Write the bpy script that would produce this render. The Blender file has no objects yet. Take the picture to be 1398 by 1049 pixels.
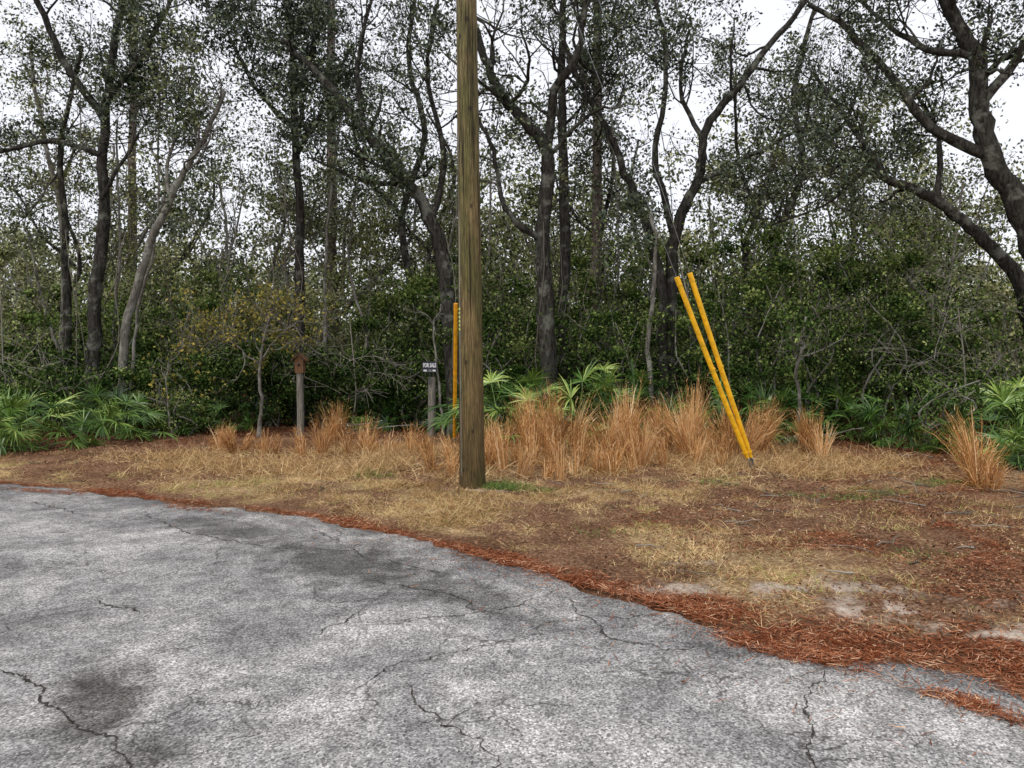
import bpy, math
import numpy as np
rng = np.random.default_rng(7)
sc = bpy.context.scene
UP = np.array([0,0,1.0])

# ---------------------------------------------------------------- mesh accumulator
class M:
    def __init__(s): s.v=[];s.f=[];s.m=[];s.t=[];s.s=[];s.n=0
    def add(s,v,f,mat=0,tone=0.5,smooth=False):
        v=np.asarray(v,float).reshape(-1,3); f=np.asarray(f,int).reshape(-1,4)
        s.v.append(v); s.f.append(f+s.n); s.n+=len(v)
        s.m.append(np.full(len(f),mat)); s.s.append(np.full(len(f),smooth))
        t=np.asarray(tone,float)
        s.t.append(np.full(len(v),float(t)) if t.ndim==0 else t)
    def build(s,name,mats,parent=None):
        v=np.concatenate(s.v);f=np.concatenate(s.f);m=np.concatenate(s.m);t=np.concatenate(s.t);sm=np.concatenate(s.s)
        me=bpy.data.meshes.new(name)
        me.vertices.add(len(v)); me.vertices.foreach_set("co",v.astype(np.float32).ravel())
        me.loops.add(len(f)*4); me.loops.foreach_set("vertex_index",f.astype(np.int32).ravel())
        me.polygons.add(len(f)); me.polygons.foreach_set("loop_start",np.arange(0,len(f)*4,4,dtype=np.int32))
        for x in mats: me.materials.append(x)
        me.polygons.foreach_set("material_index",m.astype(np.int32))
        me.polygons.foreach_set("use_smooth",sm.astype(bool))
        me.update(calc_edges=True)
        a=me.attributes.new("tone",'FLOAT','POINT'); a.data.foreach_set("value",t.astype(np.float32))
        ob=bpy.data.objects.new(name,me); sc.collection.objects.link(ob)
        if parent: ob.parent=parent
        return ob

def nrm(a): return a/(np.linalg.norm(a,axis=-1,keepdims=True)+1e-9)

def tube(m,pts,rad,sides=6,mat=0,tone=0.5,smooth=True,cap=False,bump=0.0):
    pts=np.asarray(pts,float); n=len(pts); rad=np.broadcast_to(np.asarray(rad,float),(n,)).copy()
    t=np.gradient(pts,axis=0); t=nrm(t)
    mt=np.abs(nrm(pts[-1]-pts[0])); ref=np.zeros(3); ref[np.argmin(mt)]=1
    u=nrm(np.cross(t,ref)); w=np.cross(t,u)
    a=np.linspace(0,2*np.pi,sides,endpoint=False)
    R=rad[:,None]*np.ones((1,sides))
    if bump: R=R*(1+rng.normal(0,bump,R.shape))
    v=pts[:,None]+R[...,None]*(np.cos(a)[None,:,None]*u[:,None]+np.sin(a)[None,:,None]*w[:,None])
    i=np.arange(n-1)[:,None]*sides; j=np.arange(sides)[None]; j2=(j+1)%sides
    f=np.stack([i+j,i+j2,i+sides+j2,i+sides+j],-1).reshape(-1,4)
    m.add(v.reshape(-1,3),f,mat,tone,smooth)
    if cap:
        for e,vv in ((0,v[0]),(1,v[-1])):
            c=vv.mean(0)
            vs=np.vstack([vv,c[None]]); h=sides//2
            fs=[[2*k,(2*k+1)%sides,(2*k+2)%sides,sides] for k in range(h)]
            m.add(vs,fs,mat,tone,False)

def ribbons(m,base,d,L,w,droop,segs,mat,tone,side=None,prof=None):
    N=len(base); d=nrm(d); L=np.broadcast_to(L,(N,)); w=np.broadcast_to(w,(N,)); droop=np.broadcast_to(droop,(N,))
    if side is None: side=nrm(np.cross(d,rng.normal(size=(N,3))))
    if prof is None: prof=np.linspace(1,0.15,segs+1)
    P=[base]; p=base.copy()
    for k in range(segs):
        d=nrm(d+droop[:,None]*np.array([0,0,-1.0])/segs*(k+0.5)); p=p+d*(L/segs)[:,None]; P.append(p)
    P=np.stack(P,1); off=side[:,None]*(w[:,None]*np.asarray(prof)[None]/2)[...,None]
    v=np.stack([P-off,P+off],2).reshape(-1,3)
    b=np.arange(N)[:,None]*(2*(segs+1)); k=np.arange(segs)[None]*2
    f=np.stack([b+k,b+k+1,b+k+3,b+k+2],-1).reshape(-1,4)
    tn=np.repeat(np.broadcast_to(tone,(N,)),2*(segs+1))
    m.add(v,f,mat,tn,False)

def leaves(m,c,size,mat,tone,flat=0.0,aspect=0.55):
    N=len(c); d=rng.normal(size=(N,3)); d[:,2]*=(1-flat); d=nrm(d)
    r=rng.normal(size=(N,3)); r[:,2]*=(1-flat); s=nrm(np.cross(d,np.cross(d,r)))
    L=(np.broadcast_to(size,(N,))*rng.uniform(.7,1.3,N))[:,None]; W=L*aspect
    lift=rng.normal(0,.12,(N,1))*L*np.array([[0,0,1.0]])
    v=np.stack([c-d*L/2,c+s*W/2+lift,c+d*L/2,c-s*W/2+lift],1).reshape(-1,3)
    f=np.arange(4*N).reshape(N,4)
    m.add(v,f,mat,np.repeat(np.broadcast_to(tone,(N,)),4),False)

# ---------------------------------------------------------------- materials
def newmat(name):
    mt=bpy.data.materials.new(name); mt.use_nodes=True
    nt=mt.node_tree; nt.nodes.clear()
    out=nt.nodes.new("ShaderNodeOutputMaterial")
    return mt,nt,out
def N(nt,t,**k):
    n=nt.nodes.new(t)
    for a,b in k.items(): setattr(n,a,b)
    return n
def ramp(nt,src,stops):
    r=N(nt,"ShaderNodeValToRGB"); e=r.color_ramp.elements
    while len(e)<len(stops): e.new(0.5)
    for x,(p,c) in zip(e,stops): x.position=p; x.color=(*c,1) if len(c)==3 else c
    nt.links.new(src,r.inputs[0]); return r.outputs[0]
def noise(nt,vec,scale,detail=4,rough=.55,dist=0):
    n=N(nt,"ShaderNodeTexNoise"); n.inputs["Scale"].default_value=scale; n.inputs["Detail"].default_value=detail
    n.inputs["Roughness"].default_value=rough; n.inputs["Distortion"].default_value=dist
    if vec is not None: nt.links.new(vec,n.inputs["Vector"])
    return n.outputs["Fac"]
def mixc(nt,fac,a,b,mode='MIX'):
    x=N(nt,"ShaderNodeMixRGB",blend_type=mode)
    for s,i in ((fac,0),(a,1),(b,2)):
        if isinstance(s,(int,float)): x.inputs[i].default_value=s
        elif isinstance(s,tuple): x.inputs[i].default_value=(*s,1)
        else: nt.links.new(s,x.inputs[i])
    return x.outputs[0]
def mth(nt,op,a,b=0.0,clamp=False):
    x=N(nt,"ShaderNodeMath",operation=op,use_clamp=clamp)
    for s,i in ((a,0),(b,1)):
        if isinstance(s,(int,float)): x.inputs[i].default_value=s
        else: nt.links.new(s,x.inputs[i])
    return x.outputs[0]
def coords(nt,scale=(1,1,1)):
    c=N(nt,"ShaderNodeTexCoord"); mp=N(nt,"ShaderNodeMapping"); mp.inputs["Scale"].default_value=scale
    nt.links.new(c.outputs["Object"],mp.inputs[0]); return mp.outputs[0]
def attr(nt,name="tone"):
    a=N(nt,"ShaderNodeAttribute",attribute_name=name); return a
def princ(nt,out,col,rough=.8,spec=.3,bump=None,bstr=.5,bdist=.01,metal=0):
    p=N(nt,"ShaderNodeBsdfPrincipled")
    if isinstance(col,tuple): p.inputs["Base Color"].default_value=(*col,1)
    else: nt.links.new(col,p.inputs["Base Color"])
    p.inputs["Roughness"].default_value=rough; p.inputs["Specular IOR Level"].default_value=spec; p.inputs["Metallic"].default_value=metal
    if bump is not None:
        b=N(nt,"ShaderNodeBump"); b.inputs["Strength"].default_value=bstr; b.inputs["Distance"].default_value=bdist
        nt.links.new(bump,b.inputs["Height"]); nt.links.new(b.outputs[0],p.inputs["Normal"])
    if out is not None: nt.links.new(p.outputs[0],out.inputs[0])
    return p
def diffuse(nt,out,col,bump=None,bstr=.5,bdist=.01):
    p=N(nt,"ShaderNodeBsdfDiffuse"); nt.links.new(col,p.inputs[0])
    if bump is not None:
        b=N(nt,"ShaderNodeBump"); b.inputs["Strength"].default_value=bstr; b.inputs["Distance"].default_value=bdist
        nt.links.new(bump,b.inputs["Height"]); nt.links.new(b.outputs[0],p.inputs["Normal"])
    nt.links.new(p.outputs[0],out.inputs[0])
def leafmat(name,stops,shiny=None):
    mt,nt,out=newmat(name)
    col=ramp(nt,attr(nt).outputs["Fac"],stops)
    if shiny: princ(nt,out,col,shiny,.5)
    else: diffuse(nt,out,col)
    return mt
def barkmat(name,dark,light,lich,lichen=.5):
    mt,nt,out=newmat(name)
    v=coords(nt,(1,1,.25)); n1=noise(nt,v,22,4,.7); c=ramp(nt,n1,[(.35,dark),(.65,light)])
    n2=noise(nt,coords(nt),3.5,3,.65); k=ramp(nt,n2,[(lichen,(0,0,0)),(lichen+.12,(1,1,1))])
    c=mixc(nt,mth(nt,'MULTIPLY',k,.6),c,lich)
    diffuse(nt,out,c,n1,1,.03); return mt

bark_oak=barkmat("oak_bark",(.016,.015,.013),(.075,.07,.06),(.21,.215,.18),.53)
bark_pine=barkmat("pine_bark",(.06,.045,.038),(.2,.16,.14),(.27,.24,.21),.58)
bark_grey=barkmat("grey_bark",(.08,.073,.062),(.24,.22,.19),(.36,.36,.31),.47)
leaf_oak=leafmat("oak_leaves",[(0,(.012,.023,.009)),(.45,(.045,.07,.028)),(.8,(.13,.165,.07)),(1,(.3,.32,.17))],.4)
leaf_olive=leafmat("olive_oak_leaves",[(0,(.02,.03,.009)),(.45,(.08,.1,.03)),(.8,(.2,.225,.075)),(1,(.4,.4,.18))],.45)
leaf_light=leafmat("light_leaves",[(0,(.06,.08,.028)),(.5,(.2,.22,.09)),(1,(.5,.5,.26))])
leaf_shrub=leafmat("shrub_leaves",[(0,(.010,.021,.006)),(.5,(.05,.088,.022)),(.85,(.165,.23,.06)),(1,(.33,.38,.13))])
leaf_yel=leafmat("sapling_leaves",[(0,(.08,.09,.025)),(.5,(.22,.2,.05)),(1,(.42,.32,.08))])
leaf_far=leafmat("hazed_distant_leaves",[(0,(.1,.12,.06)),(.5,(.25,.27,.15)),(1,(.47,.49,.32))])  # pale grey-green: distance haze put into the leaf colour
twig_mat=leafmat("grey_twigs",[(0,(.06,.052,.042)),(.6,(.19,.17,.14)),(1,(.42,.4,.35))])
palm_mat=leafmat("palmetto_fronds",[(0,(.012,.034,.008)),(.45,(.065,.15,.022)),(.8,(.2,.32,.055)),(1,(.42,.5,.12))],.38)
sedge_mat=leafmat("broomsedge_straw",[(0,(.15,.065,.022)),(.4,(.5,.24,.085)),(.7,(.78,.48,.21)),(1,(.94,.73,.45))])
grass_mat=leafmat("dry_grass",[(0,(.12,.07,.03)),(.35,(.43,.26,.11)),(.7,(.85,.63,.35)),(.85,(.46,.46,.15)),(1,(.24,.32,.07))])
straw_mat=leafmat("pine_straw",[(0,(.07,.018,.008)),(.4,(.22,.065,.028)),(.75,(.42,.17,.085)),(1,(.68,.44,.28))])
litter_mat=leafmat("leaf_litter",[(0,(.05,.025,.016)),(.4,(.2,.09,.05)),(.8,(.38,.21,.12)),(1,(.62,.46,.32))])
weed_mat=leafmat("weeds",[(0,(.06,.1,.02)),(1,(.2,.3,.08))])

# ---------------------------------------------------------------- terrain functions
E=np.array([(-90,15.5),(-60,13.8),(-30,12),(-14,10.9),(-9.5,10.4),(-6.66,9.87),(-5.2,9.3),(-3.9,8.6),(-2.9,8.2),(-2.1,7.78),(-.915,6.82),(0,5.96),(.8,5.18),(1.12,4.86),(1.24,4.55),(1.47,4.24),(1.78,4.02),(2.02,4.08),(2.22,3.98),(2.42,3.7),(2.5,3.42),(2.62,3.0),(2.8,2.4),(3.2,0),(3.6,-6),(4,-20)])
def sdist(x,y):
    x=np.asarray(x,float);y=np.asarray(y,float); best=np.full(x.shape,1e9)
    for a,b in zip(E[:-1],E[1:]):
        d=b-a; t=np.clip(((x-a[0])*d[0]+(y-a[1])*d[1])/(d@d),0,1)
        best=np.minimum(best,np.hypot(x-a[0]-t*d[0],y-a[1]-t*d[1]))
    ye=np.interp(x,E[:,0],E[:,1],right=-20)
    return np.where((y>ye)|(x>4),best,-best)
TB=np.random.default_rng(3).uniform(-1,1,(256,256))
def vn(x,y):
    xi=np.floor(x).astype(int); yi=np.floor(y).astype(int); fx=x-xi; fy=y-yi; fx=fx*fx*(3-2*fx); fy=fy*fy*(3-2*fy)
    a=TB[xi%256,yi%256];b=TB[(xi+1)%256,yi%256];c=TB[xi%256,(yi+1)%256];d=TB[(xi+1)%256,(yi+1)%256]
    return (a*(1-fx)+b*fx)*(1-fy)+(c*(1-fx)+d*fx)*fy
def fb(x,y,s=1.0):
    x=np.asarray(x,float)*s+17.3*s;y=np.asarray(y,float)*s+5.1
    return 1.25*(vn(x,y)+.55*vn(x*2.1+9,y*2.1)+.35*vn(x*4.3,y*4.3+4)+.2*vn(x*9.1,y*9.1))/1.5
def gh(x,y):
    d=sdist(x,y)
    r=np.clip((d+.05)/.8,0,1)
    h=-.03*(d<0)+np.where(d>=0,-.012+.035*r,0)+.035*r*fb(x,y,1.4)+.014*r*fb(x,y,6)
    return h+.15*np.clip((y-17)/20,0,1)*fb(x,y,.3)

# ---------------------------------------------------------------- ground
xs=np.unique(np.concatenate([np.linspace(-400,-40,14),np.linspace(-40,-12,50),np.linspace(-12,12,400),np.linspace(12,40,50),np.linspace(40,400,14)]))
ys=np.unique(np.concatenate([np.linspace(-60,1,14),np.linspace(1,20,320),np.linspace(20,70,60),np.linspace(70,600,14)]))
X,Y=np.meshgrid(xs,ys); Z=gh(X,Y)
ny,nx=X.shape; i=np.arange(ny-1)[:,None]*nx; j=np.arange(nx-1)[None]
F=np.stack([i+j,i+j+1,i+j+nx+1,i+j+nx],-1).reshape(-1,4)
D=sdist(X,Y)
def sand_mask(x,y):
    g=0
    for cx,cy,sx,sy,a in ((1.3,5.92,.28,.1,.6),(1.2,5.3,.24,.11,.75),(2.0,5.25,.5,.26,.75),(2.3,4.75,.4,.18,.85),(2.85,4.35,.5,.18,.9),(2.6,5.3,.4,.2,.5),(-.45,9.15,.35,.13,.7),(3.2,5.0,.4,.15,.5)):
        g=g+a*np.exp(-(((x-cx)/sx)**2+((y-cy)/sy)**2))
    return np.clip(g*(.5+1.7*fb(x,y,5.3)),0,1)
def straw_mask(x,y,d=None):
    if d is None: d=sdist(x,y)
    wdt=.13+.12*fb(x,y,1.1)+np.clip((x-.3)*.12,0,.3)
    band=np.exp(-((d-.08-.05*np.clip(x,0,3))/np.maximum(wdt,.05))**2)
    back=.6*np.clip((y-11.5)/3,0,1)*(x>-12)+.6*np.clip((x-.8)/3,0,1)
    m_=np.maximum(band*(.75+.9*fb(x,y,2.6)),back*np.clip(.5+1.2*fb(x,y,1.2),0,1.3))
    return np.clip(m_,0,1)*(1-.85*sand_mask(x,y))
def grass_mask(x,y):
    d=sdist(x,y)
    return np.clip(np.clip((d-.1)/.4,0,1)*np.clip((13.8-y)/2.5,0,1)*(1.0-.5*np.clip((x-.6)/3,0,1))*np.clip(.5+.8*fb(x,y,.9)+.7*fb(x,y,3.1),0,1),0,1)*(1-.8*sand_mask(x,y))
g=M(); g.add(np.stack([X,Y,Z],-1).reshape(-1,3),F,0,0.5,True)
mt,nt,out=newmat("ground_soil")
v=coords(nt)
n_f=noise(nt,v,35,5,.75); n_m=noise(nt,v,6,4,.7); n_b=noise(nt,v,1.3,4,.65)
soil=ramp(nt,n_f,[(.3,(.05,.028,.018)),(.5,(.21,.115,.068)),(.7,(.5,.34,.22))])
straw=ramp(nt,n_f,[(.3,(.055,.019,.012)),(.5,(.22,.083,.043)),(.7,(.45,.23,.13))])
grs=ramp(nt,n_f,[(.3,(.11,.07,.033)),(.5,(.39,.265,.135)),(.68,(.74,.58,.36))])
sand=ramp(nt,n_f,[(.3,(.3,.22,.16)),(.6,(.68,.58,.48))])
def am(nm,jit=.6):
    a=attr(nt,nm).outputs["Fac"]; return mth(nt,'SUBTRACT',mth(nt,'ADD',mth(nt,'MULTIPLY',a,1.6),mth(nt,'MULTIPLY',n_m,jit)),.62,True)
c=mixc(nt,am("m_grass"),soil,grs); c=mixc(nt,am("m_straw"),c,straw); c=mixc(nt,am("m_sand",1.0),c,sand)
c=mixc(nt,.7,c,ramp(nt,n_b,[(.35,(.5,.47,.44)),(.65,(1.22,1.22,1.22))]),'MULTIPLY')
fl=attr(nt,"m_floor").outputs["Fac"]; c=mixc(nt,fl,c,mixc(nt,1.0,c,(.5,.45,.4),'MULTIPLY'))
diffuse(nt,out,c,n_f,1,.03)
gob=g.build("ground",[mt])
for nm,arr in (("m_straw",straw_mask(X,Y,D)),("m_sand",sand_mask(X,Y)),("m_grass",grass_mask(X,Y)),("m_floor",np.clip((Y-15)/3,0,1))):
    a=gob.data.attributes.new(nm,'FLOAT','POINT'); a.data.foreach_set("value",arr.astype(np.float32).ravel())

# ---------------------------------------------------------------- road
seg=[]; 
for a,b in zip(E[:-1],E[1:]):
    L=np.hypot(*(b-a)); st=.03 if (a[0]>-9 and b[1]>1) else .3
    k=max(2,int(L/st)); seg.append(a+(b-a)*np.linspace(0,1,k,endpoint=False)[:,None])
ed=np.concatenate(seg+[E[-1:]])
ker=np.hanning(11); ker/=ker.sum()
pad=np.pad(ed,((5,5),(0,0)),mode='edge'); eds=np.stack([np.convolve(pad[:,q],ker,'valid') for q in (0,1)],1)
eds[:5]=ed[:5]; eds[-5:]=ed[-5:]
ne=len(eds)
def sm(n,w):
    r=rng.normal(size=n+2*w); k=np.hanning(w); k/=np.sqrt((k**2).sum()); return np.convolve(r,k,'same')[w:-w]
jag=.012*sm(ne,4)+.03*sm(ne,12)+.045*sm(ne,50)
jag=np.clip(jag,-.14,.14)
offs=np.array([0,.04,.1,.2,.35,.6,1,1.7,3,5,9,16,30,60,100.])
dv=np.array([-.62,-.785]); rv=[];rd=[]
for o in offs:
    fade=np.clip(1-o/.6,0,1); p=eds+dv*(o+0*jag)[:,None]-dv*(jag*fade)[:,None]
    z=np.full(ne,0.0); 
    if o==0: z-=.028
    elif o<.08: z-=.004
    rv.append(np.column_stack([p,z])); rd.append(np.full(ne,o))
rv=np.concatenate(rv); i=np.arange(len(offs)-1)[:,None]*ne; j=np.arange(ne-1)[None]
rf=np.stack([i+j,i+ne+j,i+ne+j+1,i+j+1],-1).reshape(-1,4)
r=M(); r.add(rv,rf,0,0.5,True)
mt,nt,out=newmat("asphalt")
v=coords(nt)
vor=N(nt,"ShaderNodeTexVoronoi"); vor.inputs["Scale"].default_value=105; nt.links.new(v,vor.inputs["Vector"])
ag=N(nt,"ShaderNodeRGBToBW"); nt.links.new(vor.outputs["Color"],ag.inputs[0])
n1=noise(nt,v,75,3,.8); spk=mth(nt,'ADD',mth(nt,'MULTIPLY',ag.outputs[0],.5),mth(nt,'MULTIPLY',n1,.5))
c=ramp(nt,spk,[(.24,(.075,.074,.072)),(.42,(.235,.23,.224)),(.56,(.385,.377,.366)),(.74,(.68,.665,.645))])
nb=noise(nt,v,.9,5,.68,.6); c=mixc(nt,1.0,c,ramp(nt,nb,[(.36,(.55,.55,.56)),(.5,(.9,.9,.9)),(.63,(1.25,1.24,1.22))]),'MULTIPLY')
nb2=noise(nt,v,5,4,.72); c=mixc(nt,1.0,c,ramp(nt,nb2,[(.37,(.68,.68,.68)),(.6,(1.1,1.1,1.1))]),'MULTIPLY')
ea=attr(nt,"edge_d").outputs["Fac"]
nd=noise(nt,v,3,5,.7,.5)
em=mth(nt,'SUBTRACT',mth(nt,'ADD',mth(nt,'SUBTRACT',.85,mth(nt,'MULTIPLY',ea,1.1)),mth(nt,'MULTIPLY',nd,1.6)),.95,True)
c=mixc(nt,mth(nt,'MULTIPLY',em,.75),c,mixc(nt,1.0,c,(.4,.39,.37),'MULTIPLY'))
def blob(cx,cy,sx,sy,rot,amt,colr):
    global c
    mp=N(nt,"ShaderNodeMapping",vector_type='TEXTURE'); mp.inputs["Location"].default_value=(cx,cy,0); mp.inputs["Rotation"].default_value=(0,0,rot); mp.inputs["Scale"].default_value=(sx,sy,1)
    tc=N(nt,"ShaderNodeTexCoord"); nt.links.new(tc.outputs["Object"],mp.inputs[0])
    ln=N(nt,"ShaderNodeVectorMath",operation='LENGTH'); nt.links.new(mp.outputs[0],ln.inputs[0])
    k=mth(nt,'SUBTRACT',mth(nt,'ADD',mth(nt,'SUBTRACT',1.9,mth(nt,'MULTIPLY',ln.outputs["Value"],1.3)),mth(nt,'MULTIPLY',nd,2.8)),1.8,True)
    c=mixc(nt,mth(nt,'MULTIPLY',k,amt),c,mixc(nt,1.0,c,colr,'MULTIPLY'))
blob(-1.3,6.0,1.1,.55,-.72,.95,(.3,.3,.29))
blob(-2.6,7.1,1.0,.4,-.5,.9,(.34,.34,.33))
blob(-.3,5.15,.9,.26,-.8,.85,(.4,.4,.39))
blob(-1.95,3.6,.24,.55,.4,.92,(.22,.21,.2))
blob(-1.5,3.05,.26,.36,.3,.8,(.32,.32,.31))
blob(-2.9,4.6,.5,.3,.6,.5,(.5,.5,.5))
blob(-3.9,6.3,.8,.3,-.1,.7,(1.5,1.5,1.48))
blob(-.95,6.95,.5,.1,-.5,.7,(1.6,1.6,1.58))
blob(.3,3.4,1.0,.7,.1,.5,(1.3,1.3,1.29))
vw=N(nt,"ShaderNodeTexVoronoi",feature='DISTANCE_TO_EDGE'); vw.inputs["Scale"].default_value=1.7
vd=N(nt,"ShaderNodeVectorMath",operation='ADD'); sc_=N(nt,"ShaderNodeVectorMath",operation='SCALE'); sc_.inputs["Scale"].default_value=.28
nn=N(nt,"ShaderNodeTexNoise"); nn.inputs["Scale"].default_value=4.5; nn.inputs["Detail"].default_value=5; nt.links.new(v,nn.inputs["Vector"])
nt.links.new(nn.outputs["Color"],sc_.inputs[0]); nt.links.new(v,vd.inputs[0]); nt.links.new(sc_.outputs[0],vd.inputs[1]); nt.links.new(vd.outputs[0],vw.inputs["Vector"])
ck=ramp(nt,vw.outputs["Distance"],[(.0,(1,1,1)),(.013,(0,0,0))])
nk=ramp(nt,noise(nt,v,1.1,3,.5),[(.42,(0,0,0)),(.54,(1,1,1))])
ckm=mth(nt,'MULTIPLY',mth(nt,'MULTIPLY',ck,nk),.85); c=mixc(nt,ckm,c,(.045,.04,.036))
princ(nt,out,c,.9,.2,spk,.7,.006)
road=r.build("road",[mt])
a=road.data.attributes.new("edge_d",'FLOAT','POINT'); a.data.foreach_set("value",np.concatenate(rd).astype(np.float32))

mt,nt,out=newmat("crack_dark"); diffuse(nt,out,ramp(nt,noise(nt,coords(nt),40),[(.3,(.015,.013,.012)),(.7,(.1,.09,.08))])); crackm=mt
cm=M()
def crack(pl,w):
    pl=np.array(pl,float); P=[]
    for a,b in zip(pl[:-1],pl[1:]):
        k=max(2,int(np.hypot(*(b-a))/.018)); P.append(a+(b-a)*np.linspace(0,1,k,endpoint=False)[:,None])
    P=np.concatenate(P+[pl[-1:]]); n=len(P)
    P=P+np.stack([.007*sm(n,3)+.018*sm(n,12),.007*sm(n,3)+.018*sm(n,12)],1)
    t=nrm(np.gradient(P,axis=0)); s=np.stack([-t[:,1],t[:,0]],1)
    ww=np.clip(w*(.35+.6*np.abs(sm(n,4))),.0006,.03)*np.sin(np.linspace(.15,math.pi-.1,n))**.4/2
    v=np.stack([P-s*ww[:,None],P+s*ww[:,None]],1).reshape(-1,2); v=np.column_stack([v,np.full(len(v),.004)])
    k=np.arange(n-1)*2; cm.add(v,np.stack([k,k+2,k+3,k+1],1),0,.5)
for pl,w in [([(-2.9,4.05),(-2.64,3.92),(-2.34,3.74),(-2.13,3.5),(-1.79,3.26),(-1.54,3.02),(-1.36,2.7)],.012),
 ([(-.53,3.75),(-.485,3.62),(-.425,3.47),(-.286,3.33),(-.15,3.2),(-.08,3.05),(-.1,2.9)],.01),
 ([(-.77,3.66),(-.61,3.97),(-.32,4.16),(0,4.27),(.15,4.45)],.007),([(1.63,3.87),(1.47,3.7),(1.34,3.47),(1.27,3.2),(1.16,2.92),(1.2,2.6)],.008),
 ([(.35,5.1),(.46,4.76),(.555,4.39),(.82,4.22),(1.1,4.25)],.009),([(-2.77,5.05),(-2.35,4.79)],.012),([(-1.1,5.5),(-.77,5.38),(-.39,5.13),(-.28,4.9),(-.05,4.8)],.011),
 ([(-3.9,8.0),(-3.1,7.1),(-2.3,6.6),(-1.7,6.5)],.011),([(-5.6,8.7),(-4.2,7.7),(-3.6,7.6)],.011),([(-1.9,7.2),(-1.2,6.2),(-.5,5.7)],.011),
 ([(-1.79,3.26),(-1.6,3.35),(-1.45,3.3)],.005),([(-.286,3.33),(-.2,3.5),(.05,3.6)],.005),([(.3,5.3),(.0,4.9),(-.3,4.75),(-.8,4.6)],.007),([(-1.2,4.4),(-1.0,4.7),(-.9,5.1)],.006),
 ([(-.77,5.38),(-.9,5.1),(-1.3,5.0)],.007),([(.46,4.76),(.2,4.6),(.1,4.3)],.006),([(.46,4.76),(.75,4.7),(.95,4.8)],.008)]: crack(pl,w)
cm.build("road_cracks",[crackm])

# ---------------------------------------------------------------- ground cover
def scatter(n,x0,x1,y0,y1,fn,pw=1):
    x=rng.uniform(x0,x1,n*4); y=y0+(y1-y0)*rng.uniform(0,1,n*4)**pw
    k=rng.uniform(size=n*4)<fn(x,y); x=x[k][:n];y=y[k][:n]; return x,y
def onroad_straw(x,y):
    q=np.exp(-(((x-1.48)/.32)**2+((y-4.18+.75*(x-1.5))/.14)**2)**2)+np.exp(-(((x-2.15)/.2)**2+((y-3.5+.9*(x-2.15))/.11)**2)**2)
    q+=np.exp(-(((x+5.7)/.5)**2+((y-9.25+.35*(x+5.7))/.1)**2)**2)+np.exp(-(((x+3.35)/.42)**2+((y-8.1+.45*(x+3.35))/.1)**2)**2)
    q+=.8*np.exp(-(((x-.2)/.5)**2+((y-5.72+.95*(x-.2))/.07)**2)**2)
    d=sdist(x,y)
    return np.clip(q*(.8+1.0*fb(x,y,5))+.07*np.exp(-(d/.2)**2)*(x>-3)+.004*(d<0)*(d>-1),0,1)
pm=M()
fn=lambda x,y: np.clip(np.where(sdist(x,y)>-.07,straw_mask(x,y)**1.2,0)+onroad_straw(x,y)*1.2,0,1)
for (n,a,b,c0,c1) in ((60000,-.5,4.2,2.6,8),(36000,-8,.8,5,10.8),(45000,-9,10,9,17)):
    x,y=scatter(n,a,b,c0,c1,fn); n=len(x)
    d=sdist(x,y); z=np.where(d<0.06,np.maximum(gh(x,y),.001),gh(x,y))+rng.uniform(.002,.018,n)
    th=rng.uniform(0,6.28,n); dr=np.stack([np.cos(th),np.sin(th),rng.normal(0,.12,n)],1)
    sd=np.stack([-np.sin(th),np.cos(th),rng.normal(0,.3,n)],1)
    L=rng.uniform(.03,.1,n)
    ribbons(pm,np.stack([x,y,z],1)-dr*L[:,None]/2,dr,L,rng.uniform(.0025,.0055,n),rng.uniform(-.2,.4,n),2,0,np.clip(rng.normal(.48,.26,n)+.15*fb(x,y,4),0,1),nrm(sd),[.8,1,.4])
pm.build("pine_straw",[straw_mat])

gm=M()
for (n,a,b,c0,c1,h) in ((60000,-2,6,4.4,10,.055),(75000,-9.5,5,7,13.5,.085)):
    x,y=scatter(n,a,b,c0,c1,lambda x,y: grass_mask(x,y)*(.15+.85*(fb(x,y,3.3)>-.15)))
    n=len(x); base=np.stack([x,y,gh(x,y)-.005],1); d=rng.normal(0,1.0,(n,3)); d[:,2]=rng.uniform(.1,1.1,n)
    gp=np.clip(.45+.25*rng.normal(size=n)+.3*fb(x,y,1.1),0,1); 
    gr=rng.uniform(size=n)<(.05+.28*(fb(x+3,y,1.3)>.35)); gp=np.where(gr,rng.uniform(.78,1,n),np.minimum(gp,.74))
    tuft=1+1.6*np.clip(fb(x,y,2.4)-.2,0,1)
    ribbons(gm,base,d,rng.uniform(.4,1.4,n)*h*tuft,rng.uniform(.003,.006,n),rng.uniform(0,1.2,n),2,0,gp)
n=52000; x,y=scatter(n,-6.2,6.2,9.9,14.2,lambda x,y: np.clip(1-((y-11.9)/2.0)**2,0,1)*np.clip(.5+1.1*fb(x,y,1.3),0,1)*np.clip(1.3-np.abs(x-1.2)/6.2,0,1)); n=len(x)
d=rng.normal(0,.7,(n,3)); d[:,2]=rng.uniform(.2,1.2,n)
ribbons(gm,np.stack([x,y,gh(x,y)-.005],1),d,rng.uniform(.1,.42,n),rng.uniform(.004,.008,n),rng.uniform(.2,2,n),4,0,np.clip(rng.normal(.4,.2,n),0,.74))
gm.build("dry_grass",[grass_mat])

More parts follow.
